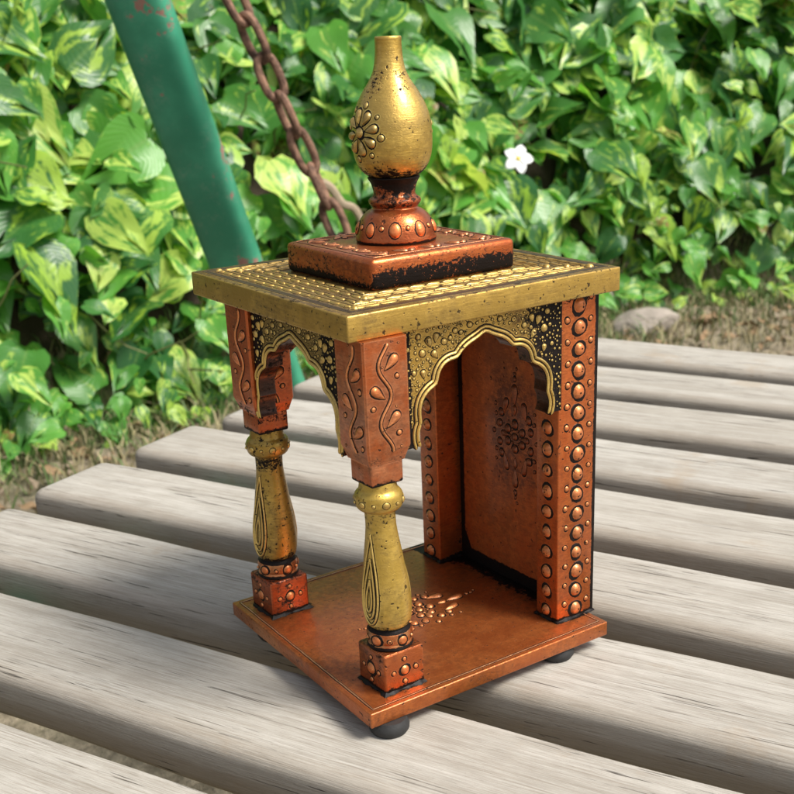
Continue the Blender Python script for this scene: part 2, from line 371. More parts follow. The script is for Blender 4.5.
# columns
def column(cx, cy, bx, by, mats, vis_right=True):
    m_cube, m_ring, m_shaft, m_block = mats
    e = bpy.data.objects.new('column', None); COL.objects.link(e); e.parent = SHR; e.location = OFF; e.empty_display_size = .02
    h = .0119; zc = .0216
    ax = lambda z: (cx + (bx - cx) * max(0, min(1, (z - .0216) / .0864)), cy + (by - cy) * max(0, min(1, (z - .0216) / .0864)))
    b = MB(); b.box((cx - h, cy - h, 0), (cx + h, cy + h, zc), .0012, wob=.00015)
    smear(b, cx - h, cx + h, cy - h, cy + h, .0017, 2)
    for M in (planeM((cx - h, cy, zc / 2), (0, -1, 0), (0, 0, 1), (-1, 0, 0)), planeM((cx, cy - h, zc / 2), (1, 0, 0), (0, 0, 1), (0, -1, 0))):
        R = Relief(b, M, 1, 2); R.dot(0, 0, .0029, h=.0014)
        for (u, v) in ((0, .0062), (0, -.0062), (.0066, 0), (-.0066, 0)): R.dot(u, v, .00125)
    done(b, 'plinth_block', [m_cube, M_bead_c, M_black], e)
    b = MB()
    ring = [(.0214, .0110), (.0222, .0116), (.0235, .0112), (.0246, .0106), (.0262, .0110), (.0290, .0112), (.0312, .0106), (.0322, .0098), (.0332, .0090)]
    b.lathe([(z, r) for z, r in ring], ax, 56)
    def cyl(rad, z0, sl=0): return lambda a, v, h: Vector((ax(z0 + v)[0] + (rad + h) * cos(a / rad), ax(z0 + v)[1] + (rad + h) * sin(a / rad), z0 + v))
    R = Relief(b, cyl(.0111, .0272), 1, 2)
    for k in range(10): R.dot(.0111 * (pi + .35 + k * .628), 0, .0026 if k % 2 == 0 else .0011, h=.0010)
    done(b, 'base_ring', [m_ring, M_bead_c, M_black], e)
    b = MB()
    prof = [(.0325, .0082), (.0340, .0104), (.0370, .0114), (.0430, .01205), (.0500, .0119), (.0580, .0112), (.0660, .0101), (.0740, .0091), (.0820, .0080), (.0890, .0073), (.0955, .0074), (.0966, .0080), (.0971, .0088), (.0976, .0098), (.0988, .0108), (.1008, .0114), (.1031, .0116), (.1052, .0112), (.1066, .0103), (.1080, .0092), (.1120, .0086)]
    pp = [(p.x, p.y) for p in catmull([(z, r, 0) for z, r in prof], 4)]
    b.lathe(pp, ax, 64)
    def rad(z):
        for i in range(len(pp) - 1):
            if pp[i][0] <= z <= pp[i + 1][0]: t = (z - pp[i][0]) / (pp[i + 1][0] - pp[i][0] + 1e-12); return pp[i][1] * (1 - t) + pp[i + 1][1] * t
        return pp[-1][1]
    def Ms(a0): return lambda u, v, h: Vector((ax(v)[0] + (rad(v) + h) * cos(a0 + u), ax(v)[1] + (rad(v) + h) * sin(a0 + u), v))
    for a0 in (pi * 1.05, pi * 2.05):
        R = Relief(b, Ms(a0), 1, 2)
        for (w_, zt, zb) in ((.62, .0855, .0365), (.40, .073, .0400), (.20, .062, .0440)):
            P = []
            for k in range(41):
                t = k / 40 * 2 * pi; q = .5 * (1 - cos(t))     # 0 at tip
                P.append((-w_ * sin(t) * (sin(t / 2) ** 1.1) * .95 + .10 * (1 - q), zt - (zt - zb) * q))
            # lines are laid in (angle, z): scale width by an anisotropic strip
            Q = [Vector(p) for p in P]
            def MM(u, v, h, M0=R.M): return M0(u / .011, v, h)
            R2 = Relief(b, MM, 1, 2); R2.line([(p[0] * .011, p[1]) for p in P], .00110, .0008, sk=.0005)
    R = Relief(b, lambda u, v, h: Vector((ax(v)[0] + (rad(v) + h) * cos(u / .0116), ax(v)[1] + (rad(v) + h) * sin(u / .0116), v)), 1, 2)
    for k in range(12): R.dot(.0116 * (pi + .25 + k * .5236), .1020, .0019 if k % 2 == 0 else .0009, h=.0008, sk=.0002)
    done(b, 'turned_shaft', [m_shaft, M_bead_b, M_black], e)
    # bracket block
    b = MB(); H = .0119
    nw = .0088
    b.box((bx - nw, by - nw, .1112), (bx + nw, by + nw, .1245), .0010)
    bb = bmesh.new(); rings = []
    for (z, hw) in ((.1214, nw - .0005), (.1224, nw + .0010), (.1262, H - .0010), (.1292, H), (.1797, H)):
        c = .0009 ; pts = []
        for (sx, sy) in ((-1, -1), (1, -1), (1, 1), (-1, 1)):
            if sx * sy > 0: pts += [(sx * hw, sy * (hw - c)), (sx * (hw - c), sy * hw)]
            else: pts += [(sx * (hw - c), sy * hw), (sx * hw, sy * (hw - c))]
        rings.append([bb.verts.new((bx + px, by + py, z)) for px, py in pts])
    for a, c in zip(rings, rings[1:]):
        for k in range(8): bb.faces.new([a[k], a[(k + 1) % 8], c[(k + 1) % 8], c[k]])
    bb.faces.new(rings[0][::-1]); bb.faces.new(rings[-1]); bmesh.ops.recalc_face_normals(bb, faces=bb.faces[:]); b.bm(bb)
    for si, M in enumerate((planeM((bx - H, by, .1255), (0, -1, 0), (0, 0, 1), (-1, 0, 0)), planeM((bx, by - H, .1255), (1, 0, 0), (0, 0, 1), (0, -1, 0)))):
        R = Relief(b, M, 1, 2); s = -1 if si else 1
        N = 80; ph0 = .9 if si else 2.2; lam = .0262; amp = .0031; xo = .0012 * s
        wv = lambda z_: xo + amp * sin(2 * pi * z_ / lam + ph0)
        R.line([(wv(.002 + .050 * t / N), .002 + .050 * t / N) for t in range(N + 1)], .0013, .0009, sk=.0006)
        for k in range(-2, 12):
            z_ = lam * ((k + .5) * pi - ph0) / (2 * pi)         # extremes of the wave
            if z_ < .006 or z_ > .049: continue
            d_ = -1 if wv(z_) > xo else 1                     # the drop sits in the hollow, on the other side
            R.drop(xo + d_ * .0057, z_ + .0030, -pi / 2 - d_ * .50, .0088, .0039, h=.0016, bend=-d_ * .30)
            R.dot(xo + d_ * .0066, z_ - .0052, .00125)
        for k in range(6): R.dot(random.uniform(-.008, .008), .004 + k * .0095, .00045, sk=.0002)
    done(b, 'bracket_block', [m_block, M_bead_c, M_black], e)
column(.0217, .0217, .0143, .0143, (M_cube, M_ring, M_shaft, M_block))
column(.0200, .1327, .0138, .1202, (M_cube_dark, M_ring, M_shaft_dark, M_block_dark))
# arches
def arch_profile(c, hw, zt=.1711):
    s = hw / .039
    P = [(0, zt), (.0165 * s, .1607), (.0285 * s, .1505), (.0380 * s, .1338), (.0388 * s, .1226)]
    bul = [.0004, .0040, .0046, .0016]; out = []
    for i in range(4):
        a, d = Vector(P[i]), Vector(P[i + 1]); t = (d - a); n = Vector((-t.y, t.x)).normalized()
        if n.x < 0 and n.y < 0: n = -n
        for k in range(10):
            q = k / 10; off = bul[i] * 4 * q * (1 - q)
            if i == 0: off = .0030 * sin(q * pi) * (1 if q > .5 else 1) * (q * 1.2 - .25)
            out.append(a + t * q + n * off)
    out.append(Vector(P[-1]))
    right = [Vector((c + p.x, p.y)) for p in out]; left = [Vector((c - p.x, p.y)) for p in out]
    return left[::-1][:-1] + right                       # from left foot over apex to right foot
def arch_panel(u0, u1, c, hw, M, depth, mats, detail=True, name='arch_panel'):
    """M(u,z,h) maps the panel front, depth goes to h=-depth"""
    prof = arch_profile(c, hw); b = MB(); top = .1797
    out = [Vector((u0, .1222))] + prof + [Vector((u1, .1222)), Vector((u1, top)), Vector((u0, top))]
    n = len(out); v = [M(p.x, p.y, 0) for p in out] + [M(p.x, p.y, -depth) for p in out]
    from mathutils.geometry import tessellate_polygon
    tri = tessellate_polygon([[Vector((p.x, p.y, 0)) for p in out]])
    vv = v; f = [list(t) for t in tri] + [[i + n for i in t[::-1]] for t in tri]
    nrm = (v[tri[0][1]] - v[tri[0][0]]).cross(v[tri[0][2]] - v[tri[0][0]]); fr_ = M(0, 0, 1) - M(0, 0, 0)
    if nrm.dot(fr_) < 0: f = [q[::-1] for q in f]
    nf = len(f)
    for i in range(n): j = (i + 1) % n; f.append([j, i, n + i, n + j])
    b.add(vv, f, 0)
    for k in range(nf, len(b.f)): b.m[k] = 3
    R = Relief(b, M, 1, 2)
    def offset(d):
        o = []
        for i, p in enumerate(prof):
            t = prof[min(i + 1, len(prof) - 1)] - prof[max(0, i - 1)]; nn = Vector((-t.y, t.x)).normalized(); o.append(p + nn * d)
        for _ in range(1): o = [o[0]] + [(o[i - 1] + o[i] * 2 + o[i + 1]) / 4 for i in range(1, len(o) - 1)] + [o[-1]]
        return o
    R.line([p for p in offset(.0007)], .0018, .0011, sk=.0001)
    R.line([p for p in offset(.0030)], .0015, .0010, sk=.0007)
    if detail:
        off = offset(.0042); used = []
        def free(u, z, r):
            if u < u0 + r or u > u1 - r or z > top - .001 - r or z < .1225 + r: return False
            # must be above the band
            zz = -1
            for i in range(len(off) - 1):
                a, d = off[i], off[i + 1]
                if min(a.x, d.x) <= u <= max(a.x, d.x) and abs(d.x - a.x) > 1e-9: zz = max(zz, a.y + (d.y - a.y) * (u - a.x) / (d.x - a.x))
            if zz > 0 and z < zz + r + .0002: return False
            if zz < 0 and abs(u - c) < hw - .004: return False
            if any((Vector((u, z)) - p).length < r + .0007 for p in off): return False
            return all((u - a) ** 2 + (z - e) ** 2 > (r + q + .0005) ** 2 for a, e, q in used)
        def put(u, z, r, drop=None):
            if free(u, z, r):
                used.append((u, z, r))
                if drop is not None: R.drop(u, z, drop, r * 2.6, r * 1.6, sk=.0004); used.append((u + cos(drop) * r * 1.2, z + sin(drop) * r * 1.2, r * .6))
                else: R.dot(u, z, r, sk=.0004 if r > .001 else .00025)
                return True
        for sgn in (-1, 1):
            for (du, z, r, dr) in ((.033, .172, .0019, -1.9), (.0285, .1735, .0017, -1.4), (.0365, .1665, .0020, None), (.030, .1655, .0018, -2.2), (.024, .1700, .0016, None), (.0385, .1745, .0015, None), (.0365, .1575, .0016, -1.7), (.0395, .1515, .0019, None), (.0415, .158, .0012, None), (.0405, .1430, .0016, -1.6), (.0425, .1340, .0013, None), (.0175, .174, .0014, None), (.009, .1755, .0015, None)):
                put(c + sgn * du * hw / .039, z, r, None if dr is None else (dr if sgn > 0 else -pi - dr))
        for r, N in ((.00105, 60), (.0007, 900), (.00045, 1500)):
            for _ in range(N): put(random.uniform(u0, u1), random.uniform(.123, top), r)
    return done(b, name, mats)
M_intr = paint('dark_arch_edge_paint', (.05, .02, .012), (.16, .055, .025), base=.09)
arch_panel(.0262, .1267, .0783, .0392, planeM((0, .0135, 0), (1, 0, 0), (0, 0, 1), (0, -1, 0)), .0095, [M_pan_r, M_bead_b, M_black, M_intr])
arch_panel(-.1083, -.0262, -.0688, .0378, planeM((.0045, 0, 0), (0, -1, 0), (0, 0, 1), (-1, 0, 0)), .0095, [M_pan_f, M_bead_b, M_black, M_intr])
arch_panel(-.1267, -.0258, -.0790, .0455, planeM((0, .1395, 0), (-1, 0, 0), (0, 0, 1), (0, 1, 0)), .0085, [M_pan_l, M_bead_b, M_black, M_intr], detail=False)
# pilasters and back panel
def pilaster(y0, y1, right):
    b = MB(); b.box((.1267, y0, 0), (.1535, y1, .1797), .0009)
    smear(b, .1267, .1535, y0, y1, .0013, 2)
    yc = (y0 + y1) / 2
    R = Relief(b, planeM((.1267, yc, 0), (0, -1, 0), (0, 0, 1), (-1, 0, 0)), 1, 2)
    for k in range(15): R.dot(random.uniform(-.0003, .0003), .0055 + k * .01165, .0033, h=.0021, pin=True, sy=1.05)
    if right:
        R = Relief(b, planeM((.1400, y0, 0), (1, 0, 0), (0, 0, 1), (0, -1, 0)), 1, 2)
        for k in range(16):
            z = .0058 + k * .0112; R.dot(random.uniform(-.0003, .0003), z, .0036, h=.0022, pin=True, sk=.0016, sy=1.05)
            R.dot(-.0078 + random.uniform(-.0005, .0005), z + .0045, .0015); R.dot(.0078 + random.uniform(-.0005, .0005), z + .0035, .0014)
    done(b, 'pilaster', [M_pil, M_bead_c, M_black])
pilaster(.0153, .0326, True); pilaster(.1231, .1404, False)
b = MB(); b.box((.1435, .0328, .0002), (.1515, .1229, .1795), .0006)
R = Relief(b, planeM((.1435, 0, 0), (0, -1, 0), (0, 0, 1), (-1, 0, 0)), 1, 2)
motif(R, -.0705, .0905)
done(b, 'back_panel', [M_back, M_bead_d, M_black])
# roof
rc = Vector((.0778, .0820)); rx, ry = .16069 / 2, .15291 / 2
b = MB(); plate(b, [(rc.x - rx, rc.y - ry), (rc.x + rx, rc.y - ry), (rc.x + rx, rc.y + ry), (rc.x - rx, rc.y + ry)], .1797, .19162, .0009)
R = Relief(b, planeM((rc.x, rc.y, .19162), (1, 0, 0), (0, 1, 0), (0, 0, 1)), 1, 2)
def rect(d): return dense([(-rx + d, -ry + d), (rx - d, -ry + d), (rx - d, ry - d), (-rx + d, ry - d)], 24)
R.line(rect(.0050), .0008, .0003, sk=.0005, closed=True)
R.line(rect(.0068), .0006, .0003, sk=.0005, closed=True)
R.line(rect(.0215), .0008, .0004, sk=.0005, closed=True)
R.line(rect(.0145), .0009, .0006, sk=.0003, closed=True); R.line(rect(.0288), .0009, .0006, sk=.0003, closed=True)
for d, sgn, ln in ((.0112, 1, .0098), (.0178, -1, .0098), (.0258, 1, .0088), (.0318, -1, .0085)):
    for (ux, uy, half, cross) in ((1, 0, rx, ry), (0, 1, ry, rx), (-1, 0, rx, ry), (0, -1, ry, rx)):
        nx_, ny_ = uy, -ux                                # outward
        L = half - d; n = int(2 * L / .0086)
        for k in range(n):
            s = -L + (k + .5) * 2 * L / n; o = cross - d
            R.drop(ux * s + nx_ * o, uy * s + ny_ * o, atan2(uy, ux) + pi + sgn * .42, ln * random.uniform(.85, 1.1), .0025 * random.uniform(.85, 1.15), h=.0009, sk=.0004, bend=-sgn * .38)
for (sx, sy) in ((-1, -1), (1, -1), (1, 1), (-1, 1)):
    for q in (.0110, .0190, .0260): R.dot(sx * (rx - q), sy * (ry - q), .0022, h=.0016)
done(b, 'roof_slab', [M_roof, M_bead_r, M_brown])
px_, py_ = .08606 / 2, .07994 / 2
b = MB(); plate(b, [(rc.x - px_, rc.y - py_), (rc.x + px_, rc.y - py_), (rc.x + px_, rc.y + py_), (rc.x - px_, rc.y + py_)], .1914, .20633, .0026)
R = Relief(b, planeM((rc.x, rc.y, .20633), (1, 0, 0), (0, 1, 0), (0, 0, 1)), 1, 2)
for (ux, uy, half, cross) in ((1, 0, px_, py_), (0, 1, py_, px_), (-1, 0, px_, py_), (0, -1, py_, px_)):
    nx_, ny_ = uy, -ux
    R.line([(ux * s_ + nx_ * (cross - .0040), uy * s_ + ny_ * (cross - .0040)) for s_ in [-(half - .004) + (2 * half - .008) * t / 30 for t in range(31)]], .0009, .0005, sk=.0003)
    for k in range(5):
        s_ = -half + .012 + k * (2 * half - .024) / 4; o = cross - .0095
        for q in (-1, 1): R.drop(ux * (s_ + q * .0016) + nx_ * o, uy * (s_ + q * .0016) + ny_ * o, atan2(uy, ux) + (0.35 if q > 0 else pi - .35), .0075, .0032, h=.0011, sk=.0004, bend=q * .3)
        R.dot(ux * s_ + nx_ * (o - .004), uy * s_ + ny_ * (o - .004), .0014)
done(b, 'stepped_pedestal', [M_ped, paint('pedestal_bead_paint', (.58, .20, .08), (.70, .28, .12)), M_black])
# finial
fe = bpy.data.objects.new('finial', None); COL.objects.link(fe); fe.parent = SHR; fe.location = OFF; fe.empty_display_size = .02
fa = lambda z: (rc.x - .0009, rc.y + .0007)
def rad_of(pp):
    def rad(z):
        for i in range(len(pp) - 1):
            if pp[i][0] <= z <= pp[i + 1][0]: t = (z - pp[i][0]) / (pp[i + 1][0] - pp[i][0] + 1e-12); return pp[i][1] * (1 - t) + pp[i + 1][1] * t
        return pp[-1][1]
    return rad
sm = lambda pr, n=5: [(p.x, p.y) for p in catmull([(z, r, 0) for z, r in pr], n)]
pA = sm([(.2060, .0196), (.2075, .0203), (.2100, .0200), (.2140, .0192), (.2175, .0175), (.2205, .0148), (.2222, .0118), (.2230, .0114), (.2240, .0122), (.2255, .0131), (.2270, .0127), (.2280, .0112), (.2295, .0104), (.2320, .0108), (.2345, .0116), (.2362, .0126), (.2372, .0130), (.2378, .0122)])
b = MB(); b.lathe(pA, fa, 72); ra = rad_of(pA)
R = Relief(b, lambda u, v, h: Vector((fa(v)[0] + (ra(v) + h) * cos(u / .018), fa(v)[1] + (ra(v) + h) * sin(u / .018), v)), 1, 2)
view = atan2(CAM.y - rc.y, CAM.x - rc.x)
for k in range(9):
    R.dot(.018 * (view - .72 + k * 2 * pi / 9), .2135, .0026, h=.0012, sy=1.35, sk=.0005); R.dot(.018 * (view - .38 + k * 2 * pi / 9), .2145, .0012, sk=.0003)
done(b, 'turned_neck', [M_fin_c, M_bead_c, M_black], fe)
pB = sm([(.2374, .0112), (.2390, .0140), (.2420, .0168), (.2470, .0189), (.2530, .0197), (.2590, .0196), (.2650, .0189), (.2710, .0168), (.2770, .0135), (.2820, .0101), (.2865, .0079), (.2920, .0068), (.2980, .0064), (.3008, .0065), (.3016, .0060)])
b = MB(); b.lathe(pB, fa, 80); rb = rad_of(pB)
R = Relief(b, lambda u, v, h: Vector((fa(v)[0] + (rb(v) + h) * cos(u / .0195), fa(v)[1] + (rb(v) + h) * sin(u / .0195), v)), 1, 2)
for a0 in (view - .90, view - .90 + pi * 1.05):
    U = .0195 * a0; V = .2592; R.dot(U, V, .0027, h=.0019)
    for k in range(8):
        t = k * pi / 4 + .2; R.drop(U + .0092 * cos(t), V + .0092 * sin(t), t + pi, .0072, .0036, h=.0018, sk=.0007)
    for k in range(8):
        t = k * pi / 4 + .2 + pi / 8; R.dot(U + .0125 * cos(t), V + .0125 * sin(t), .0011 + .0005 * (k % 2), sk=.0004)
done(b, 'bulb', [M_fin, M_bead_b, M_black], fe)

# ------------------------------------------------------------------ swing bench
SA = -1.14227; sn = Vector((-sin(SA), cos(SA), 0)); sdv = Vector((cos(SA), sin(SA), 0)); SO, SP = .03991, .11048
def m_wood():
    m, p = newmat('weathered_grey_wood'); vec, (x, y, z) = coords()
    oi = X.nt.nodes.new('ShaderNodeObjectInfo'); rnd = X(oi.outputs['Random'])
    cmb = X.nt.nodes.new('ShaderNodeCombineXYZ'); off = rnd * 37.0
    for i, e in enumerate((x, y, z)): X.nt.links.new((e + off).k, cmb.inputs[i])
    v = cmb.outputs[0]
    g1 = noise(v, 1, 5, .65, sc3=(18, 560, 560), dist=.8); g2 = noise(v, 1, 4, .65, sc3=(30, 1700, 1700), dist=.6); g3 = noise(v, 1, 4, .55, sc3=(3.5, 24, 24)); g4 = noise(v, 45, 5, .65); g5 = noise(v, 1, 3, .6, sc3=(7, 110, 110), dist=.6); sp = noise(v, 900, 2, .6)
    col = mixc(ss(g3 * .5 + g4 * .3 + g5 * .2, .38, .62), (.33, .305, .265), (.45, .425, .38))
    col = mixc(ss(g5, .42, .62) * .22, col, (.52, .50, .46))
    col = mixc(ss(g1, .45, .39) * .45, col, (.25, .215, .17))
    col = mixc(ss(g2, .55, .60) * .50, col, (.22, .19, .155)); col = mixc(ss(g2, .46, .38) * .35, col, (.62, .60, .56))
    col = mixc(rnd * .18, col, (.34, .30, .24))
    side = mx(ss(z, -.008, -.019), ss(y, -.066, -.078) * .6)
    col = mixc(side * (g5 * .6 + .45), col, (.27, .225, .17))          # shade of the slat fronts put into the colour, plus browner weathering
    brk = ss(noise(v, 1, 3, .5, sc3=(6, 60, 60)), .46, .58)
    crack = ss(noise(v, 1, 3, .5, sc3=(20, 700, 500), dist=.3), .625, .665) * brk
    col = mixc(crack * .85, col, (.05, .04, .03))
    stain = ss(noise(v, 14, 5, .65), .60, .72); col = mixc(stain * .35, col, (.33, .24, .15))
    setp(p, Base_Color=mixc(ss(sp, .62, .72) * .25, col, (.20, .17, .14)), Roughness=.75, Specular_IOR_Level=.25)
    bump(p, g1 * .45 + g2 * .5 - crack * 1.2 + g4 * .15 + g5 * .3, .75, .0012); return m
M_wood = m_wood()
M_green = None
BEN = thing('swing_bench', 'weathered grey slatted wooden swing bench carrying the copper shrine', 'bench', tuple(sn * SO + Vector((0, 0, Z0))))
rotm = Matrix.Rotation(SA, 4, 'Z')
def slat_profile():
    w_, t = .080, .030; P = []                           # local y from -w_ (near) to 0 (far), z from 0 down
    def arc(cx, cz, rx_, rz_, a0, a1, n):
        return [(cx + rx_ * cos(radians(a0 + (a1 - a0) * k / n)), cz + rz_ * sin(radians(a0 + (a1 - a0) * k / n))) for k in range(n + 1)]
    P += arc(-w_ + .008, -.0075, .008, .0075, 180, 90, 7)
    P += arc(-.007, -.007, .007, .007, 90, 0, 6)
    P += arc(-.003, -t + .003, .003, .003, 0, -90, 3) + arc(-w_ + .006, -t + .006, .006, .006, -90, -180, 4)
    return P
T0, T1 = -.430, 1.35
SPF = slat_profile()
for k in range(-3, 8):
    N = 60; v = []; f = []; K = len(SPF); t0 = T0 + random.uniform(-.006, .008)
    ph = random.uniform(0, 6)
    xs = [t0, t0 + .0025, t0 + .007] + [t0 + .007 + (T1 - t0 - .007) * (i / N) for i in range(1, N + 1)]
    for i, x in enumerate(xs):
        sc = (.86, .96, 1)[i] if i < 3 else 1
        wob = .0008 * sin(x * 9 + ph) + .0005 * sin(x * 31 + ph * 2)
        for (y, z) in SPF: v.append((x, -.04 + (y + .04) * (1 - (1 - sc) * .35) + wob, -.0135 + (z + .0135) * sc + wob * .3))
    for i in range(len(xs) - 1):
        for j in range(K): f.append([i * K + j, (i + 1) * K + j, (i + 1) * K + (j + 1) % K, i * K + (j + 1) % K])
    f.append([j for j in range(K)]); f.append([(len(xs) - 1) * K + j for j in range(K)][::-1])
    o = link('slat', v, f, M_wood, BEN, sharp=50); o.location = sn * (k * SP); o.rotation_euler = (0, 0, SA)
    o.location.z = random.uniform(-.0006, .0004) if k not in (0, 1) else 0
def m_greenpaint():
    m, p = newmat('chipped_green_paint'); vec, (x, y, z) = coords()
    n1 = noise(vec, 9, 4, .6); n2 = noise(vec, 34, 4, .6); n3 = noise(vec, 300, 3)
    col = mixc(ss(n1, .35, .65), (.024, .20, .115), (.050, .31, .185))
    chip = ss(n1 * .5 + n2 * .4 + n3 * .1, .560, .575); dust = ss(n3 * .4 + n2 * .6, .50, .72)
    col = mixc(dust * .35, col, (.22, .30, .24)); col = mixc(chip, col, (.28, .15, .12))
    setp(p, Base_Color=col, Roughness=.42 + chip * .3); bump(p, n2 * .4 - chip * 1.0, .4, .001); return m
M_green = m_greenpaint()
def m_rust():
    m, p = newmat('rusty_iron'); vec, _ = coords(); n1 = noise(vec, 60, 5, .65); n2 = noise(vec, 400, 3)
    setp(p, Base_Color=mixc(ss(n1, .35, .65), (.065, .032, .020), (.27, .15, .095)), Metallic=.25, Roughness=.62 + n2 * .2); bump(p, n1 * .5 + n2 * .5, .6, .0012); return m
M_rust = m_rust()
fr = MB()
for t in (-.33, .55, 1.2):
    c = sdv * t
    b = MB(); b.box((t - .02, -.30, -.062), (t + .02, 7 * SP + .02, -.0305), .003)
    o = b.build('seat_rail', [M_green], BEN); o.rotation_euler = (0, 0, SA)
# green leg of the swing frame
PA, PB = atd(145.5, 20, 1.52), atd(246, 290, 1.83)
dr = (PB - PA).normalized(); bot = PA + dr * ((0.0 - PA.z) / dr.z); top = PA - dr * .75
leg = thing('swing_frame_leg', 'slanting green painted metal leg of the swing frame with chipped rusty spots', 'metal post', tuple(bot))
b = MB(); L = (top - bot).length
S_ = []
for k in range(32):
    a = 2 * pi * k / 32; ca, sa = cos(a), sin(a); e = .55
    S_.append((.0385 * math.copysign(abs(ca) ** e, ca), .026 * math.copysign(abs(sa) ** e, sa)))
zax = (top - bot).normalized(); xax = (RT - zax * RT.dot(zax)).normalized(); yax = zax.cross(xax)
v = []; NN = 30
for i in range(NN + 1):
    for (x, y) in S_: v.append(xax * x + yax * y + zax * L * i / NN)
f = [[i * 32 + k, i * 32 + (k + 1) % 32, (i + 1) * 32 + (k + 1) % 32, (i + 1) * 32 + k] for i in range(NN) for k in range(32)]
f.append(list(range(32))[::-1]); f.append([NN * 32 + k for k in range(32)])
b.add(v, f); b.build('leg_tube', [M_green], leg)
b = MB(); b.box((-.07, -.07, .0), (.07, .07, .008), .002); b.build('foot_plate', [M_green], leg)
# chain
CP = [atd(u, v_, d) for (u, v_, d) in ((205, -60, 1.50), (233, -5, 1.52), (262, 57, 1.55), (288, 118, 1.58), (315, 176, 1.62), (335, 222, 1.64), (368, 300, 1.68), (383, 330, 1.70))]
path = catmull(CP, 20); ds = [0]
for a, c in zip(path, path[1:]): ds.append(ds[-1] + (c - a).length)
def at_s(s):
    for i in range(len(path) - 1):
        if ds[i + 1] >= s: return path[i].lerp(path[i + 1], (s - ds[i]) / (ds[i + 1] - ds[i]))
    return path[-1]
CH = thing('rusty_chain', 'rusty brown iron chain hanging down behind the shrine finial to the bench', 'chain', tuple(path[-1]))
pitch = .051; nl = int(ds[-1] / pitch); org = path[-1]
for i in range(nl):
    c = at_s((i + .5) * pitch); t = (at_s((i + 1) * pitch) - at_s(i * pitch)).normalized()
    a = FW.cross(t).normalized(); ang = radians(25 + 90 * (i % 2) + i * 9 + random.uniform(-24, 24)); a2 = (Matrix.Rotation(ang, 3, t) @ a)
    hl, hw = .0300 * random.uniform(.94, 1.06), .0128; pts = []
    for k in range(28):
        q = 2 * pi * k / 28; pts.append(c - org + t * (math.copysign(abs(cos(q)) ** .75, cos(q)) * hl) + a2 * (math.copysign(abs(sin(q)) ** .8, sin(q)) * hw))
    b = MB(); b.tube(pts, .0056, 10, closed=True); b.build('link', [M_rust], CH)
# rear corner bracket that takes the chain
b = MB(); hp = path[-1]
# ------------------------------------------------------------------ ground and planting
def gpt(r, d): return Vector((CAM.x, CAM.y, 0)) + RT * r + FW * d
def m_ground():
    m, p = newmat('dry_soil'); vec, _ = coords(); n1 = noise(vec, 3, 5, .6); n2 = noise(vec, 40, 5, .65); n3 = noise(vec, 220, 3)
    col = mixc(ss(n2, .35, .65), (.16, .13, .085), (.36, .30, .21)); col = mixc(ss(n1, .45, .65) * .6, col, (.10, .12, .05)); col = mixc(ss(n3, .55, .7) * .5, col, (.32, .27, .20))
    col = mixc(ss(_[2], .03, .14), col, mixc(n2, (.018, .014, .009), (.07, .05, .03)))   # dark bank soil, blackened to stand for shade between the leaves
    setp(p, Base_Color=col, Roughness=.95); bump(p, n2 * .7 + n3 * .3, .8, .02); return m
M_ground = m_ground()
def foot(r):
    if r < -.85: return foot(-.85) - 1.1 * (-.85 - r)      # out-of-view left bend of the bank, added to block sky light
    return 2.84 + .62 * (r + .3) * (1 if r > -.3 else 1.55) if r < .75 else 3.51 + .25 * (r - .75)
def hgt(r, d):
    q = d - foot(r)
    if q <= 0: return 0
    return min(1.5, q * 1.35 + .05 * min(1, q * 6)) if q < 1.1 else 1.5 + .02 * (q - 1.1)
rs = np.concatenate([np.linspace(-40, -2.6, 12), np.linspace(-2.5, 2.5, 80), np.linspace(2.6, 40, 12)]); dd = np.concatenate([np.linspace(-30, 2, 10), np.linspace(2.1, 4.9, 90), np.linspace(5.2, 60, 14)])
v = []; f = []
for j, d in enumerate(dd):
    for i, r in enumerate(rs):
        p = gpt(r, d); h = hgt(r, d) if abs(r) < 3 else hgt(math.copysign(2.6, r), d)
        h += random.uniform(-1, 1) * (.012 if 2 < d < 3.2 and abs(r) < 2.5 else .03 if 2 < d < 5 else 0); v.append((p.x, p.y, h - .01))
nr = len(rs)
for j in range(len(dd) - 1):
    for i in range(nr - 1): f.append([j * nr + i, j * nr + i + 1, (j + 1) * nr + i + 1, (j + 1) * nr + i])
tag(link('ground', v, f, M_ground, sharp=180), kind='structure')

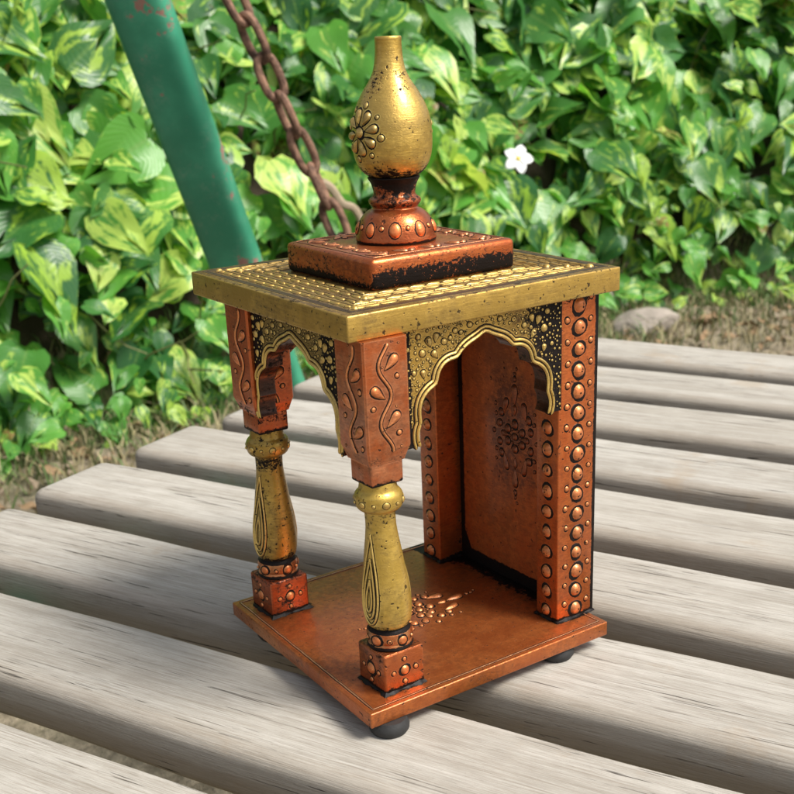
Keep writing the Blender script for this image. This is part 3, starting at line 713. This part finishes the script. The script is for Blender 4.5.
def leaf_mat():
    m, p = newmat('variegated_leaf'); nt = m.node_tree
    at = nt.nodes.new('ShaderNodeAttribute'); at.attribute_name = 'tint'; sp = nt.nodes.new('ShaderNodeSeparateColor'); nt.links.new(at.outputs['Color'], sp.inputs[0])
    r_, g_, b_ = [X(o) for o in sp.outputs]              # r: leaf random, g: across the blade, b: variegation amount
    vec, _ = coords(); n = noise(vec, 17, 3, .55); n2 = noise(vec, 70, 3, .6)
    sg = g_ * 2.0 - 1.0; al = X(at.outputs['Alpha']); g_ = ab(sg)
    col = mixc(r_, (.028, .125, .034), (.135, .400, .055))
    cmb = nt.nodes.new('ShaderNodeCombineXYZ')
    for i_, e_ in enumerate((sg * 2.1 - al * .3, al * 1.3, r_ * 90.0)): nt.links.new(e_.k, cmb.inputs[i_])
    vn = noise(cmb.outputs[0], 1.6, 3, .6)
    f = ss(vn * .85 + n2 * .15 + b_ * .40, .58, .68)
    col = mixc(f * .80, col, mixc(r_, (.40, .62, .06), (.66, .78, .20)))
    col = mixc(ss(g_, .10, .02) * .35, col, (.20, .34, .08))
    vein = ab(X.m('SINE', (al - g_ * .30) * 34.0))
    col = mixc(ss(vein, .22, .02) * .22, col, (.26, .42, .12))
    col = mixc(ss(r_, .975, .985) * ss(n2, .40, .60), col, (.30, .20, .07))          # a few browning leaves
    setp(p, Base_Color=col, Roughness=.33, Specular_IOR_Level=.5); bump(p, vein * .5 + n2 * .8, .25, .003)
    tr = nt.nodes.new('ShaderNodeBsdfTranslucent'); ms = nt.nodes.new('ShaderNodeMixShader'); ms.inputs[0].default_value = .38
    hs = nt.nodes.new('ShaderNodeHueSaturation'); hs.inputs['Saturation'].default_value = 1.1; hs.inputs['Value'].default_value = 1.5; hs.inputs['Hue'].default_value = .485
    nt.links.new(col.k, hs.inputs['Color']); nt.links.new(hs.outputs[0], tr.inputs[0])
    out = nt.nodes['Material Output']; nt.links.new(p.outputs[0], ms.inputs[1]); nt.links.new(tr.outputs[0], ms.inputs[2]); nt.links.new(ms.outputs[0], out.inputs[0])
    return m
M_leaf = leaf_mat()
# heart shaped blade: rows along the midrib, 5 across
rows = [(0.00, .00), (-.05, .27), (.06, .40), (.22, .46), (.40, .43), (.58, .34), (.76, .21), (.90, .09), (1.02, .0)]
def leaf_geo(L, W, cup, droop, wave):
    P = []; G = []
    for i, (t, w_) in enumerate(rows):
        for s in (-1, -.5, 0, .5, 1):
            tt = max(t, 0) if abs(s) < .1 else (t if abs(s) == 1 else t * .6 + .02)
            y = tt * L; x = s * w_ * W; z = cup * (abs(s) * w_ * W) - droop * (max(0, tt) ** 2) * L + wave * sin(tt * 9 + s * 2) * abs(s) * L * .06
            P.append((x, y, z)); G.append((s + 1) / 2)
    return np.array(P), np.array(G)
LF = []
for i in range(len(rows) - 1):
    for k in range(4): a = i * 5 + k; LF.append([a, a + 1, a + 6, a + 5])
LF = np.array(LF)
def scatter(name, specs, mat):
    """specs: list of (pos, normal, tipdir, L, W, cup, droop, wave, rand, varieg)"""
    V = []; FF = []; T = []; o = 0
    for (pos, n, t, L, W_, cup, dp, wv, rd, vg) in specs:
        P, G = leaf_geo(L, W_, cup, dp, wv)
        n = n.normalized(); t = (t - n * t.dot(n)).normalized(); x = t.cross(n)
        B = np.array([x[:], t[:], n[:]]); V.append(P @ B + np.array(pos[:])); FF.append(LF + o); o += len(P)
        c = np.ones((len(P), 4), np.float32); c[:, 0] = rd; c[:, 1] = G; c[:, 2] = vg; c[:, 3] = np.repeat([q[0] for q in rows], 5); T.append(c)
    V = np.concatenate(V); FF = np.concatenate(FF); T = np.concatenate(T)
    me = bpy.data.meshes.new(name); me.vertices.add(len(V)); me.vertices.foreach_set('co', V.ravel().astype(np.float32))
    me.loops.add(FF.size); me.loops.foreach_set('vertex_index', FF.ravel().astype(np.int32))
    me.polygons.add(len(FF)); me.polygons.foreach_set('loop_start', np.arange(0, FF.size, 4, dtype=np.int32)); me.polygons.foreach_set('loop_total', np.full(len(FF), 4, np.int32))
    at = me.color_attributes.new('tint', 'FLOAT_COLOR', 'POINT'); at.data.foreach_set('color', T.ravel())
    me.materials.append(mat); me.update(calc_edges=True); me.validate(); me.shade_smooth()
    ob = bpy.data.objects.new(name, me); COL.objects.link(ob); return ob
specs = []; stems = MB()
UP = Vector((0, 0, 1))
def rv(a=1): return Vector((random.gauss(0, a), random.gauss(0, a), random.gauss(0, a)))
def add_leaf(p, size, out=.6):
    n = (UP * random.uniform(.40, .95) - FW * random.uniform(.45, 1.05) * out / .6 + RT * .30 + rv(.27)).normalized()
    t = (-FW * .5 + rv(.7) - UP * random.uniform(.0, .9)); L = size * random.uniform(.72, 1.2)
    vg = random.choice((0, 0, .05, .12, .2, .3, .45)); rd = random.random() ** 1.1
    specs.append((p, n, t, L, L * random.uniform(.70, .96), random.uniform(.05, .45), random.uniform(.0, .35), random.uniform(.3, 1.4), rd, vg))
while len(specs) < 7000:
    r = random.uniform(-2.3, 1.9); q = random.uniform(0, 1) ** .9 * 1.2
    d = foot(r) + q
    if q < .05 and random.random() < .5: continue
    clump = sin(r * 9 + q * 7) + sin(r * 17 - q * 13 + 2) + random.gauss(0, .6)
    if clump < -1.2: continue
    h = hgt(r, d); off = random.random() ** 1.3 * .20 + .02 + .03 * clump
    p = gpt(r, d - off * .65) + Vector((0, 0, h + off * .75 - .02))
    add_leaf(p, random.choice((.06, .085, .105, .125, .145, .165)) * (.72 if q < .15 else 1))
# small ground leaves spilling at the foot of the bank
for _ in range(700):
    r = random.uniform(-1.9, 1.6); d = foot(r) - abs(random.gauss(0, .13)) + .04
    if r > .30 and random.random() < .7: continue
    add_leaf(gpt(r, d) + Vector((0, 0, random.uniform(.01, .09))), random.uniform(.045, .075), .4)
for _ in range(170):
    r = random.uniform(-1.75, 1.75); q = random.random() * 1.15; d = foot(r) + q; h = hgt(r, d)
    p = gpt(r, d) + Vector((0, 0, h)); pts = [p]; dv = (rv(.5) - FW * .4 + UP * random.uniform(-.3, 1)).normalized()
    for k in range(6): dv = (dv + rv(.22) - UP * .06).normalized(); pts.append(pts[-1] + dv * .045)
    stems.tube(pts, lambda t: .003 * (1 - .5 * t), 5)
tag(scatter('pothos_leaves', specs, M_leaf), kind='stuff', label='dense bank of green and yellow variegated heart shaped leaves')
tag(stems.build('vine_stems', [plain('vine_stem', (.16, .17, .06), 0, .7, 60)]), kind='stuff', label='thin vine stems between the leaves of the bank')
# brown litter and dry grass
M_litter = plain('dry_leaf', (.26, .17, .09), 0, .85, 60, .5)
sp2 = []
for _ in range(420):
    r = random.uniform(-1.6, 1.6); d = foot(r) + random.uniform(-.9, .35); h = hgt(r, d)
    L = random.uniform(.02, .06)
    sp2.append((gpt(r, d) + Vector((0, 0, h + random.uniform(.004, .02))), (UP + rv(.35)), rv(1), L, L * .6, .3, random.uniform(-.4, .4), 1.5, 0, 0))
tag(scatter('leaf_litter', sp2, M_litter), kind='stuff', label='brown dry leaf litter on the soil')
def blades(name, n, region, hmin, hmax, mat, label):
    V = []; F = []
    for _ in range(n):
        r, d = region(); p = gpt(r, d) + Vector((0, 0, hgt(r, d))); h = random.uniform(hmin, hmax); a = random.uniform(0, 2 * pi); s = Vector((cos(a), sin(a), 0)); ln = rv(.5); ln.z = 0
        o = len(V); w_ = random.uniform(.0012, .0028)
        V += [p - s * w_, p + s * w_, p + UP * h * .6 + ln * h * .35 + s * w_ * .7, p + UP * h * .6 + ln * h * .35 - s * w_ * .7, p + UP * h * .85 + ln * h]
        F += [[o, o + 1, o + 2, o + 3], [o + 3, o + 2, o + 4]]
    tag(link(name, V, F, mat), kind='stuff', label=label)
blades('dry_grass', 9000, lambda: (lambda r: (r, foot(r) - abs(random.gauss(0, .45)) + .1))(random.uniform(-1.7, 1.7)), .015, .06, plain('straw', (.30, .26, .14), 0, .8, 8, .5), 'short dry straw coloured grass on the soil')
blades('green_grass', 7000, lambda: (lambda r: (r, foot(r) - abs(random.gauss(0, .25)) + .1))(random.uniform(-1.7, 1.7)), .02, .07, plain('green_blade', (.09, .16, .04), 0, .6, 8, .5), 'short green grass at the foot of the leaf bank')
crumbs = MB()
for _ in range(900):
    r = random.uniform(-1.3, 1.5); d = foot(r) - abs(random.gauss(0, .5)) + .1; z = random.uniform(.004, .014); c = gpt(r, d) + Vector((0, 0, hgt(r, d) + z * .3))
    q = [Vector((1, 0, 0)), Vector((0, 1, 0)), Vector((-1, 0, 0)), Vector((0, -1, 0)), UP, -UP]
    crumbs.add([c + (k + rv(.25)) * z for k in q], [[0, 1, 4], [1, 2, 4], [2, 3, 4], [3, 0, 4], [1, 0, 5], [2, 1, 5], [3, 2, 5], [0, 3, 5]])
tag(crumbs.build('soil_crumbs', [plain('soil_crumb', (.24, .19, .13), 0, .95, 50, .5)], sharp=20), kind='stuff', label='small crumbs of soil and pebbles on the ground')
# stones at the right
def stone(u, v_, sx, sy, sz, label, c, yaw=0):
    p = onz(u, v_, 0.0); bb = bmesh.new(); bmesh.ops.create_icosphere(bb, subdivisions=4, radius=1)
    import mathutils
    pl = [(Vector((random.gauss(0, 1), random.gauss(0, 1), random.gauss(0, 1))).normalized(), random.uniform(.62, .85)) for _ in range(9)]
    for w_ in bb.verts:
        q = w_.co.normalized(); k = 1
        for n, dd_ in pl:
            c_ = q.dot(n)
            if c_ > 0: k = min(k, dd_ / c_)
        k += mathutils.noise.noise(q * 3) * .05; w_.co = Vector((q.x * k * sx, q.y * k * sy, q.z * k * sz))
    b = MB(); b.bm(bb); o = b.build('stone', [c], None, sharp=30); o.location = p + Vector((0, 0, sz * .45)); o.rotation_euler = (0, 0, yaw)
    tag(o, label, 'stone', 'stones on the ground right of the shrine')
M_stone = plain('grey_brown_stone', (.30, .26, .22), 0, .85, 18, .35, .6, .01)
stone(612, 308, .105, .08, .055, 'large grey brown stone beside the roof corner on the soil', M_stone, .5)
stone(646, 330, .10, .06, .04, 'low flat pale stone just behind the far bench slat', M_stone, -.3)
stone(638, 262, .11, .08, .09, 'brown rounded stone higher up against the leaves', plain('brown_stone', (.24, .18, .13), 0, .9, 18, .35, .6, .01), 1.0)
# white flower
def flower(u, v_, d, size, label):
    o = thing('white_flower', label, 'flower', tuple(atd(u, v_, d))); c = -FW * .85 + UP * .45 + RT * .1; c.normalize(); ax = RT.cross(c).normalized(); bx = c.cross(ax)
    mp = plain('white_petal', (.80, .82, .80), 0, .5, 80, .05); my = plain('yellow_centre', (.70, .55, .06), 0, .6, 80, .2)
    for k in range(5):
        a = k * 2 * pi / 5 + .3; dr_ = ax * cos(a) + bx * sin(a); sd_ = c.cross(dr_); b = MB(); v = []; f = []
        for i in range(7):
            t = i / 6; w_ = size * .40 * sin(pi * min(1, t * .9 + .07)) ** .8
            for s in (-1, -.5, 0, .5, 1): v.append(dr_ * size * (.1 + t) + sd_ * w_ * s + c * (size * .25 * t * (1 - t) + .08 * size * s * s - .1 * size * t))
        for i in range(6):
            for j in range(4): q = i * 5 + j; f.append([q, q + 1, q + 6, q + 5])
        b.add(v, f); pe = b.build('petal', [mp], o); md = pe.modifiers.new('thick', 'SOLIDIFY'); md.thickness = .0006
    b = MB(); bb = bmesh.new(); bmesh.ops.create_uvsphere(bb, u_segments=12, v_segments=8, radius=size * .17); b.bm(bb); b.build('flower_centre', [my], o)
flower(518, 159, 2.86, .034, 'white five petalled flower with yellow centre among the leaves')
# dry stick by the chain
b = MB(); A, B_ = atd(318, 182, 2.7), atd(358, 214, 2.75)
b.tube(catmull([A + Vector((0, 0, .0)), A.lerp(B_, .3) + UP * .01, A.lerp(B_, .6) - UP * .005, B_, B_ + (B_ - A) * .5 - UP * .10], 6), lambda t: .012 * (1 - .3 * t), 8)
tag(b.build('dry_stick', [plain('bark_tan', (.32, .25, .17), 0, .9, 60, .4)]), 'thick tan dry stick lying among the leaves behind the chain', 'stick')
